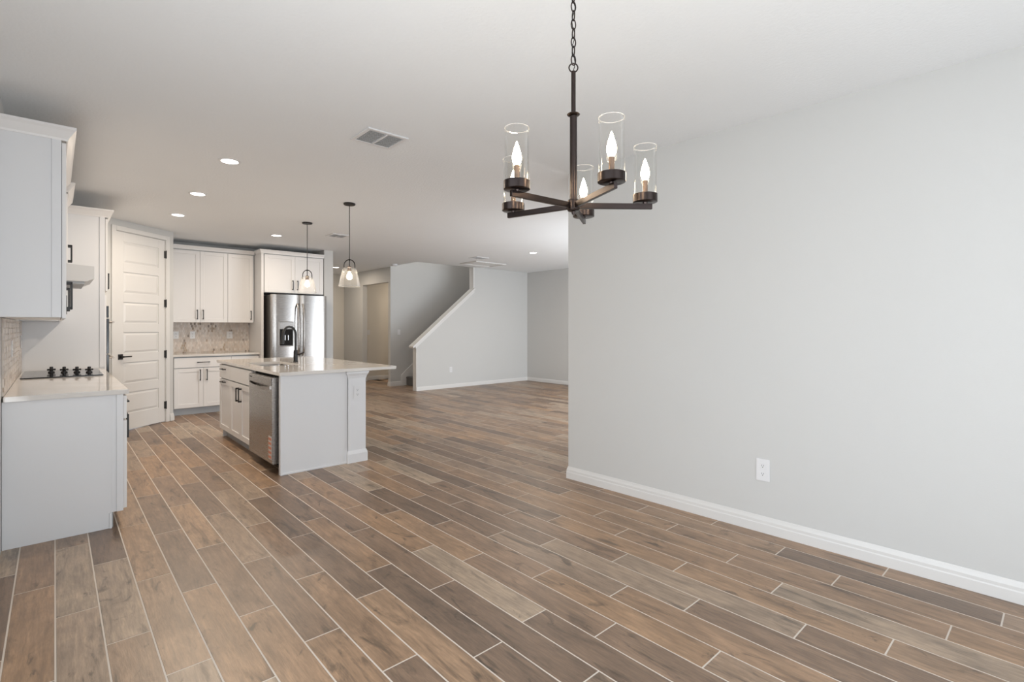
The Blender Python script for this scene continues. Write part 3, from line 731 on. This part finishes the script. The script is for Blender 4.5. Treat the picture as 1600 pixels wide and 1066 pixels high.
# ------------------------------------------------------------------ island
IF = Fr((1.51, 0), (0, 1), (-1, 0)); IZ = 0.897; IT = 0.927
cabinet('island_cabinet', 'white two-door sink base cabinet in the island beside the dishwasher', IF, 5.60, 6.45, 0.592, 0.105, IZ,
        [('drawer', 5.605, 6.45, 0.725, 0.885, None), ('door', 5.605, 6.025, 0.11, 0.715, (5.975, 0.60, 0.15, True)),
         ('door', 6.025, 6.45, 0.11, 0.715, (6.075, 0.60, 0.15, True))], 'island cabinets', 0.06, hollow=True)
cabinet('island_cabinet', 'narrow white cabinet at the far end of the island', IF, 6.45, 6.95, 0.592, 0.105, IZ,
        [('drawer', 6.45, 6.945, 0.725, 0.885, (6.72, 0.835, 0.15, False)), ('door', 6.45, 6.945, 0.11, 0.715, (6.72, 0.685, 0.15, False))], 'island cabinets', 0.06)
ip = col = T('island_surround', 'white flat end of the kitchen island with square corner column under the overhang', 'kitchen island', (2.1, 4.8, 0))
b = B()
b.box(WORLD, 1.508, 2.125, 4.752, 4.785, 0, IZ, 0.001)
b.box(WORLD, 1.50, 1.512, 4.747, 4.790, 0, IZ, 0.001); b.box(WORLD, 1.502, 2.127, 4.744, 4.752, 0, 0.018, 0.002)
ip.part('end_panel', b, 'cabside')
b = B(); b.box(WORLD, 2.105, 2.125, 4.786, 6.97, 0, IZ); b.box(WORLD, 1.53, 2.104, 6.953, 6.97, 0, IZ); ip.part('back_panel', b, 'cabside')
b = B(); b.box(WORLD, 2.13, 2.312, 4.738, 4.93, 0, IZ); col.part('column_shaft', b, 'cabside')
b = B(); b.sweep([(2.13, 4.76), (2.13, 4.738), (2.312, 4.738), (2.312, 4.93)], [(0, 0), (0.014, 0), (0.014, 0.085), (0.010, 0.10), (0.004, 0.118), (0, 0.118)]); col.part('base_molding', b, 'cabside')
b = B(); b.sweep([(2.13, 4.76), (2.13, 4.738), (2.312, 4.738), (2.312, 4.93)], [(0, 0), (0.003, 0), (0.008, 0.022), (0.022, 0.045), (0.024, 0.065), (0, 0.065)], IZ - 0.066); col.part('cap_molding', b, 'cabside')
# dishwasher
dw = T('dishwasher', 'stainless steel dishwasher built into the near end of the island', 'dishwasher', (1.75, 5.2, 0))
b = B(); b.box(WORLD, 1.53, 2.10, 4.86, 5.59, 0.10, IZ - 0.01); b.box(WORLD, 1.60, 2.10, 4.80, 5.59, 0.0, 0.10); dw.part('tub', b, 'gap')
b = B(); b.box(WORLD, 1.462, 1.525, 4.85, 5.585, 0.085, 0.872, 0.006, 2); dwd = dw.part('door', b, 'steel')
b = B(); b.box(WORLD, 1.4555, 1.4615, 4.862, 5.573, 0.80, 0.866, 0.002); dw.part('control_panel', b, 'steel', dwd)
b = B()
for q in range(16):
    a, c = q / 16, (q + 1) / 16; fa_, fc_ = 0.03 * math.sin(PI * a) ** 0.6, 0.03 * math.sin(PI * c) ** 0.6
    ya, yc = 4.90 + 0.64 * a, 4.90 + 0.64 * c
    b.prism([(1.4618 - fa_, ya, 0.795 - fa_ * 0.5), (1.4618 - fc_, yc, 0.795 - fc_ * 0.5), (1.4618 - fc_, yc, 0.765 - fc_ * 0.5), (1.4618 - fa_, ya, 0.765 - fa_ * 0.5)], (-0.009, 0, 0))
dw.part('handle', b, 'steel', dwd)
b = B(); b.box(WORLD, 1.4535, 1.4552, 5.46, 5.53, 0.838, 0.848); dw.part('badge', b, 'slot', dwd)
lb = B(); lb.box(WORLD, 1.4600, 1.4615, 4.865, 4.955, 0.125, 0.335)
lo = dw.part('sticker', lb, 'labelwhite', dwd, label='striped orange and white warning sticker')
b = B()
for i in range(5): b.box(WORLD, 1.4590, 1.4600, 4.868, 4.952, 0.135 + i * 0.041, 0.158 + i * 0.041)
dw.part('sticker_stripe', b, 'orange', dwd)
# countertop with sink cutout
b = B(); X0, X1, Y0, Y1 = 1.485, 2.650, 4.722, 7.09; sx0, sx1, sy0, sy1 = 1.60, 1.99, 5.62, 6.28
t_ = bmesh.new()
def ring(pts, z): return [t_.verts.new((x, y, z)) for x, y in pts]
def rrect(x0, x1, y0, y1, r, n=4):
    o_ = []
    for cx, cy, a0 in ((x1 - r, y1 - r, 0), (x0 + r, y1 - r, 90), (x0 + r, y0 + r, 180), (x1 - r, y0 + r, 270)):
        for i in range(n + 1): a = math.radians(a0 + 90 * i / n); o_.append((cx + r * math.cos(a), cy + r * math.sin(a)))
    return o_
outer = rrect(X0, X1, Y0, Y1, 0.012); inner = rrect(sx0, sx1, sy0, sy1, 0.03)
Ot, Ob, It, Ib = ring(outer, IT), ring(outer, IZ + 0.001), ring(inner, IT), ring(inner, IZ + 0.001); n = len(outer)
for i in range(n):
    j = (i + 1) % n
    t_.faces.new((Ot[i], Ot[j], It[j], It[i])); t_.faces.new((Ob[i], Ib[i], Ib[j], Ob[j]))
    t_.faces.new((Ot[i], Ob[i], Ob[j], Ot[j])); t_.faces.new((It[i], It[j], Ib[j], Ib[i]))
bmesh.ops.recalc_face_normals(t_, faces=t_.faces[:]); b.add(t_)
single('countertop', b, 'quartz', 'large pale quartz island top with sink cutout and overhang', 'countertop')
# sink
sk = T('sink', 'stainless undermount sink bowl set into the island top', 'sink', (1.80, 5.95, 0.70))
t_ = bmesh.new(); a_ = rrect(sx0 - 0.004, sx1 + 0.004, sy0 - 0.004, sy1 + 0.004, 0.032); c_ = rrect(sx0 + 0.02, sx1 - 0.02, sy0 + 0.02, sy1 - 0.02, 0.05)
R1, R2_ = ring(a_, IZ), ring(c_, 0.715)
for i in range(n): j = (i + 1) % n; t_.faces.new((R1[i], R1[j], R2_[j], R2_[i]))
t_.faces.new(R2_); b = B(); b.add(t_)
so = sk.part('bowl', b, 'steel')
b = B(); b.lathe((1.795, 5.95, 0.7155), [(0.045, 0), (0.045, 0.004), (0.03, 0.004), (0.028, 0.001), (0, 0.001)], 20); sk.part('drain', b, 'chrome')
# faucet
fx, fy = 2.07, 6.02
fa = T('kitchen_faucet', 'matte black gooseneck faucet behind the island sink', 'faucet', (fx, fy, IT))
b = B(); b.lathe((fx, fy, IT + 0.0005), [(0.028, 0), (0.028, 0.008), (0.024, 0.012), (0.023, 0.12), (0.019, 0.14), (0.0, 0.141)], 20); fa.part('body', b, 'black')
dx, dy = -0.93, -0.37
rad = 0.085; pts = [(fx, fy, IT + 0.13), (fx, fy, IT + 0.20), (fx, fy, IT + 0.325)]
for i in range(1, 13):
    a = PI * i / 12; pts.append((fx + dx * rad * (1 - math.cos(a)), fy + dy * rad * (1 - math.cos(a)), IT + 0.325 + rad * math.sin(a)))
b = B(); b.tube(pts, 0.0135, 12); fa.part('spout', b, 'black')
ex, ey = fx + dx * 2 * rad, fy + dy * 2 * rad
b = B(); b.tube([(ex, ey, IT + 0.325), (ex + dx * .004, ey + dy * .004, IT + 0.29), (ex + dx * 0.012, ey + dy * .012, IT + 0.215)], [0.0145, 0.017, 0.0185], 12); fa.part('spray_head', b, 'black')
b = B(); b.tube([(fx, fy, IT + 0.085), (fx + 0.035, fy - 0.03, IT + 0.09), (fx + 0.075, fy - 0.065, IT + 0.115)], [0.011, 0.009, 0.007], 10); fa.part('lever', b, 'black')

# ------------------------------------------------------------------ outlets and switches
def outlet(label, f, u, z, w=0.072, h=0.118, n=2, w0=0.0, group=None, kind='outlet', name='power_outlet'):
    t = T(name, label, kind, f(u, w0, z - h / 2), group)
    b = B(); b.box(f, u - w / 2, u + w / 2, w0 + 0.0003, w0 + 0.006, z - h / 2, z + h / 2, 0.002, 2); pl = t.part('cover_plate', b, 'plastic')
    if kind == 'outlet':
        for s_ in (-1, 1):
            zc = z + s_ * 0.0215 * h / 0.118
            b = B(); b.box(f, u - w * 0.22, u + w * 0.22, w0 + 0.006, w0 + 0.0078, zc - h * 0.125, zc + h * 0.125, 0.0008); r_ = t.part('receptacle', b, 'plastic')
            b = B()
            for du in (-0.006, 0.006): b.box(f, u + du - 0.0012, u + du + 0.0012, w0 + 0.0078, w0 + 0.0082, zc - 0.001, zc + 0.009)
            b.box(f, u - 0.0025, u + 0.0025, w0 + 0.0078, w0 + 0.0082, zc - 0.0095, zc - 0.0045); t.part('slots', b, 'slot', r_)
    else:
        for i in range(n):
            uc = u + (i - (n - 1) / 2) * 0.046
            b = B(); b.box(f, uc - 0.016, uc + 0.016, w0 + 0.006, w0 + 0.0085, z - 0.033, z + 0.033, 0.001); t.part('rocker', b, 'plastic')
    return t
wu = (Vector((3.404, 1.342)) - p0).dot(ud)
outlet('white duplex outlet low on the big right-hand wall', RW, wu, 0.405, 0.084, 0.142, w0=-0.014)
outlet('white outlet on the column of the island', Fr((0, 4.738), (1, 0), (0, -1)), 2.222, 0.69, 0.075, 0.125)
BW2 = Fr((0, BY), (1, 0), (0, -1))
outlet('white outlet in the mosaic backsplash below the wide upper cabinet, left one', BW2, 1.43, 1.205, w0=0.0088)
outlet('white outlet in the mosaic backsplash below the wide upper cabinet, middle one', BW2, 1.655, 1.205, w0=0.0088)
outlet('white wall outlet in the mosaic backsplash nearest the refrigerator', BW2, 2.19, 1.20, 0.09, 0.118, w0=0.0088)
LW2 = Fr((LW, 0), (0, 1), (1, 0))
outlet('white outlet on the left mosaic backsplash nearer the camera', LW2, 5.05, 1.18, w0=0.0088)
outlet('white outlet on the left mosaic backsplash beside the tall cabinet', LW2, 6.38, 1.20, w0=0.0088)
outlet('small white light switch on the wall behind the stairs', Fr((0, HY), (1, 0), (0, -1)), 5.80, 1.22, kind='switch', n=1, name='light_switch')
outlet('small white outlet low on the wall under the stairs', Fr((0, SY), (1, 0), (0, -1)), 6.45, 0.40)
outlet('small white light switch on the wall of the hallway beyond the opening', Fr((0, 11.80), (1, 0), (0, -1)), 5.83, 1.20, kind='switch', n=1, name='light_switch')

# ------------------------------------------------------------------ ceiling fixtures
def canl(x, y, label, power, on=True, r=0.085):
    t = T('recessed_light', label, 'ceiling light', (x, y, CZ - 0.006), 'recessed ceiling lights')
    b = B(); b.lathe((x, y, CZ), [(r * 0.74, -0.0002), (r, -0.0002), (r, -0.003), (r * 0.9, -0.006), (r * 0.74, -0.004)], 32, closed=True); t.part('trim_ring', b, 'plastic')
    b = B(); b.lathe((x, y, CZ), [(r * 0.74, -0.0003), (r * 0.74, -0.0025), (0, -0.0025)], 32); t.part('lens', b, 'lens')
    if power:
        l = area('recessed_lamp', (x, y, CZ - 0.012), (0, 0, 0), 0.12, 0.12, power, (1.0, 0.85, 0.68), 'DISK')
        l.parent = t.e; l.location = (0, 0, -0.006)
WARM = 13
for x, y, l in ((1.063, 4.613, 'recessed ceiling light nearest the camera above the kitchen aisle'),
                (1.082, 5.962, 'recessed ceiling light in the middle of the row above the kitchen aisle'),
                (1.108, 7.247, 'recessed ceiling light in front of the pantry door'),
                (2.438, 7.89, 'recessed ceiling light in front of the refrigerator cabinet'),
                (4.753, 11.223, 'recessed ceiling light in the entry hall past the refrigerator wall'),
                (6.478, 6.583, 'recessed ceiling light over the living area near the far wall')):
    canl(x, y, l, WARM)
canl(6.9, 11.1, 'recessed ceiling light inside the hallway beyond the opening', 9)
t = T('smoke_detector', 'round white smoke detector on the ceiling near the stairs', 'smoke detector', (5.51, 9.897, CZ - 0.04))
b = B(); b.lathe((5.45, 9.80, CZ), [(0.07, -0.0003), (0.07, -0.012), (0.062, -0.03), (0.045, -0.04), (0, -0.042)], 24); t.part('housing', b, 'plastic')

def vent(label, x0, x1, y0, y1, n, bar=True):
    t = T('ceiling_vent', label, 'vent', ((x0 + x1) / 2, (y0 + y1) / 2, CZ - 0.012), 'ceiling air vents')
    fr = 0.028; zz = CZ - 0.0003
    b = B(); b.box(WORLD, x0 + fr, x1 - fr, y0 + fr, y1 - fr, zz - 0.0015, zz); t.part('backing', b, 'ventdark')
    b = B()
    b.box(WORLD, x0, x1, y0, y0 + fr, zz - 0.010, zz, 0.002); b.box(WORLD, x0, x1, y1 - fr, y1, zz - 0.010, zz, 0.002)
    b.box(WORLD, x0, x0 + fr, y0 + fr, y1 - fr, zz - 0.010, zz, 0.002); b.box(WORLD, x1 - fr, x1, y0 + fr, y1 - fr, zz - 0.010, zz, 0.002)
    if bar: b.box(WORLD, (x0 + x1) / 2 - 0.006, (x0 + x1) / 2 + 0.006, y0 + fr, y1 - fr, zz - 0.013, zz)
    t.part('frame', b, 'plastic')
    for i in range(n):
        yc = y0 + fr + (y1 - y0 - 2 * fr) * (i + 0.5) / n; hw = (y1 - y0 - 2 * fr) / n * 0.30
        b = B(); b.prism([(x0 + fr, yc - hw, zz - 0.011), (x0 + fr, yc - hw + 0.0015, zz - 0.012), (x0 + fr, yc + hw, zz - 0.003), (x0 + fr, yc + hw - 0.0015, zz - 0.002)], (x1 - x0 - 2 * fr, 0, 0))
        t.part('slat', b, 'plastic')
vent('white louvred ceiling vent near the chandelier', 1.575, 1.885, 3.185, 3.475, 11)
vent('white ceiling vent beyond the nearer pendant light', 2.98, 3.24, 7.15, 7.42, 7)
vent('small white ceiling vent next to the attic hatch', 6.02, 6.32, 7.65, 7.92, 7)
t = T('attic_hatch', 'white framed ceiling access hatch in front of the stair wall', 'hatch', (6.8, 8.4, CZ - 0.02))
b = B(); b.box(WORLD, 6.40, 7.22, 8.16, 8.20, CZ - 0.02, CZ - 0.0003, 0.003); b.box(WORLD, 6.40, 7.22, 8.68, 8.72, CZ - 0.02, CZ - 0.0003, 0.003)
b.box(WORLD, 6.40, 6.44, 8.20, 8.68, CZ - 0.02, CZ - 0.0003, 0.003); b.box(WORLD, 7.18, 7.22, 8.20, 8.68, CZ - 0.02, CZ - 0.0003, 0.003); t.part('frame', b, 'trim')
b = B(); b.box(WORLD, 6.44, 7.18, 8.20, 8.68, CZ - 0.008, CZ - 0.0003); t.part('panel', b, 'trim')

# pendants
def pendant(x, y, label):
    t = T('pendant_light', label, 'pendant light', (x, y, 1.78), 'pendants over the island')
    b = B(); b.lathe((x, y, CZ), [(0.0625, -0.0003), (0.0625, -0.014), (0.055, -0.02), (0.01, -0.022), (0, -0.022)], 28); t.part('canopy', b, 'black')
    b = B(); b.cyl((x, y, CZ - 0.021), (x, y, 2.07), 0.0045, 8); t.part('cord', b, 'black')
    b = B(); pts = []
    hx, hy = R2
    for i in range(17):
        a = PI * i / 16; pts.append((x + hx * 0.060 * math.cos(a), y + hy * 0.060 * math.cos(a), 2.005 + 0.068 * math.sin(a)))
    pts = [(x + hx * 0.061, y + hy * 0.061, 1.955)] + pts + [(x - hx * 0.061, y - hy * 0.061, 1.955)]
    b.tube(pts, 0.0055, 8); b.lathe((x, y, 2.08), [(0.008, 0.0), (0.011, -0.008), (0.005, -0.022), (0.005, -0.09), (0, -0.09)], 12); t.part('bail', b, 'black')
    b = B(); b.lathe((x, y, 2.0), [(0.012, 0.0), (0.021, -0.004), (0.021, -0.055), (0, -0.055)], 20); t.part('socket', b, 'sleeve')
    b = B(); b.lathe((x, y, 1.885), [(0.0, 0.058), (0.013, 0.057), (0.014, 0.040), (0.024, 0.025), (0.031, 0.005), (0.029, -0.014), (0.018, -0.028), (0, -0.032)], 24); t.part('bulb', b, 'globe')
    b = B(); th = 0.003
    b.lathe((x, y, 1.78), [(0.114, 0), (0.112, 0.02), (0.098, 0.09), (0.080, 0.165), (0.066, 0.20), (0.064, 0.199), (0.077, 0.164), (0.095, 0.09), (0.109, 0.02), (0.110, 0)], 40, closed=True)
    t.part('glass_shade', b, 'pglass')
    b = B(); b.lathe((x, y, 1.78), [(0.1155, 0.003), (0.1155, -0.002), (0.1095, -0.002), (0.1095, 0.003)], 40, closed=True); t.part('shade_rim', b, 'rim')
    return t
pendant(2.4, 5.309, 'glass pendant light nearer the camera, hanging over the island end')
pendant(2.435, 6.654, 'glass pendant light farther back, in front of the refrigerator cabinet')

# chandelier
d0 = 1.9; l0 = 96 / 790 * d0
hx, hy = d0 * F2[0] + l0 * R2[0], d0 * F2[1] + l0 * R2[1]; HZ = 1.79
ch = T('chandelier', 'dark bronze five-arm chandelier with clear glass cylinders', 'chandelier', (hx, hy, HZ - 0.03))
b = B(); b.lathe((hx, hy, HZ), [(0.0, 0.022), (0.020, 0.022), (0.023, 0.016), (0.023, -0.016), (0.02, -0.02), (0.008, -0.022), (0.006, -0.032), (0, -0.033)], 28); ch.part('hub', b, 'bronze')
b = B(); b.cyl((hx, hy, HZ + 0.02), (hx, hy, 2.135), 0.0135, 20); b.cyl((hx, hy, 2.135), (hx, hy, 2.295), 0.0085, 16); ch.part('stem', b, 'bronze')
b = B(); b.lathe((hx, hy, 2.133), [(0.0, 0.004), (0.022, 0.003), (0.0245, 0.0), (0.022, -0.003), (0.014, -0.006), (0.0, -0.007)], 28); ch.part('collar', b, 'bronze')
b = B(); rv = Vector((R2[0], R2[1], 0))
b.tube([Vector((hx, hy, 2.309)) + rv * 0.0165 * math.cos(2 * PI * i / 20) + Vector((0, 0, 0.0165 * math.sin(2 * PI * i / 20))) for i in range(20)], 0.0026, 8, True); ch.part('loop', b, 'bronze')
fv_ = Vector((F2[0], F2[1], 0)); zc = 2.309 + 0.0165; k = 0
linkb = B(); zc += 0.012; chain = []
while zc < 2.655:
    ax = (rv * 0.9 + fv_ * 0.35) if k % 2 == 0 else (fv_ * 0.9 - rv * 0.35); ax = ax.normalized()
    ln = 0.019
    pts = [Vector((hx, hy, zc)) + ax * 0.0092 * math.cos(2 * PI * i / 14) + Vector((0, 0, ln * math.sin(2 * PI * i / 14))) for i in range(14)]
    b = B(); b.tube(pts, 0.0024, 6, True); ch.part('chain_link', b, 'bronze'); zc += 2 * ln - 0.0045; k += 1
b = B(); b.tube([Vector((hx, hy, 2.30 + 0.36 * i / 24)) + rv * (0.006 * math.sin(i * 0.9)) + fv_ * 0.005 * math.cos(i * 0.7) for i in range(25)], 0.0016, 6); ch.part('wire', b, 'black')
b = B(); b.lathe((hx, hy, CZ), [(0.065, -0.0003), (0.065, -0.012), (0.05, -0.022), (0.015, -0.03), (0, -0.03)], 28); ch.part('canopy', b, 'bronze')
for a in range(5):
    ang = math.radians(2 + 72 * a)      # measured from camera-right towards the far side
    dv = rv * math.cos(ang) + fv_ * math.sin(ang)
    af = Fr((hx, hy), (dv.x, dv.y), (-dv.y, dv.x))
    b = B(); b.box(af, 0.016, 0.298, -0.0065, 0.0065, HZ - 0.0105, HZ + 0.0105, 0.001); arm = ch.part('arm', b, 'bronze')
    c = af(0.272, 0, 0); bz = HZ + 0.0105
    b = B(); b.lathe((c.x, c.y, bz), [(0.0, 0.036), (0.041, 0.036), (0.0455, 0.034), (0.0455, 0.016), (0.0455, 0.006), (0.043, 0.0045), (0.009, 0.0045), (0.007, -0.001), (0, -0.001)][::-1][::-1], 36)
    b.cyl((c.x, c.y, bz - 0.001), (c.x, c.y, bz + 0.012), 0.007, 12); ch.part('cup', b, 'bronze', arm)
    b = B(); b.lathe((c.x, c.y, bz + 0.036), [(0.0095, 0), (0.0095, 0.052), (0.0, 0.052)][::-1], 18); ch.part('candle_sleeve', b, 'sleeve', arm)
    b = B(); b.lathe((c.x, c.y, bz + 0.088), [(0.0, 0.084), (0.003, 0.078), (0.009, 0.060), (0.0145, 0.040), (0.0165, 0.026), (0.0145, 0.012), (0.009, 0.001), (0, 0.0)], 20); ch.part('bulb', b, 'bulb', arm)
    b = B(); b.lathe((c.x, c.y, bz + 0.0365), [(0.0425, 0), (0.0425, 0.178), (0.0405, 0.178), (0.0405, 0)], 40, closed=True); gc = ch.part('glass_cylinder', b, 'glass', arm)
    b = B(); b.lathe((c.x, c.y, bz + 0.2147), [(0.0427, 0), (0.0427, 0.0014), (0.0406, 0.0014), (0.0406, 0)], 40, closed=True); ch.part('glass_rim', b, 'rim', arm)
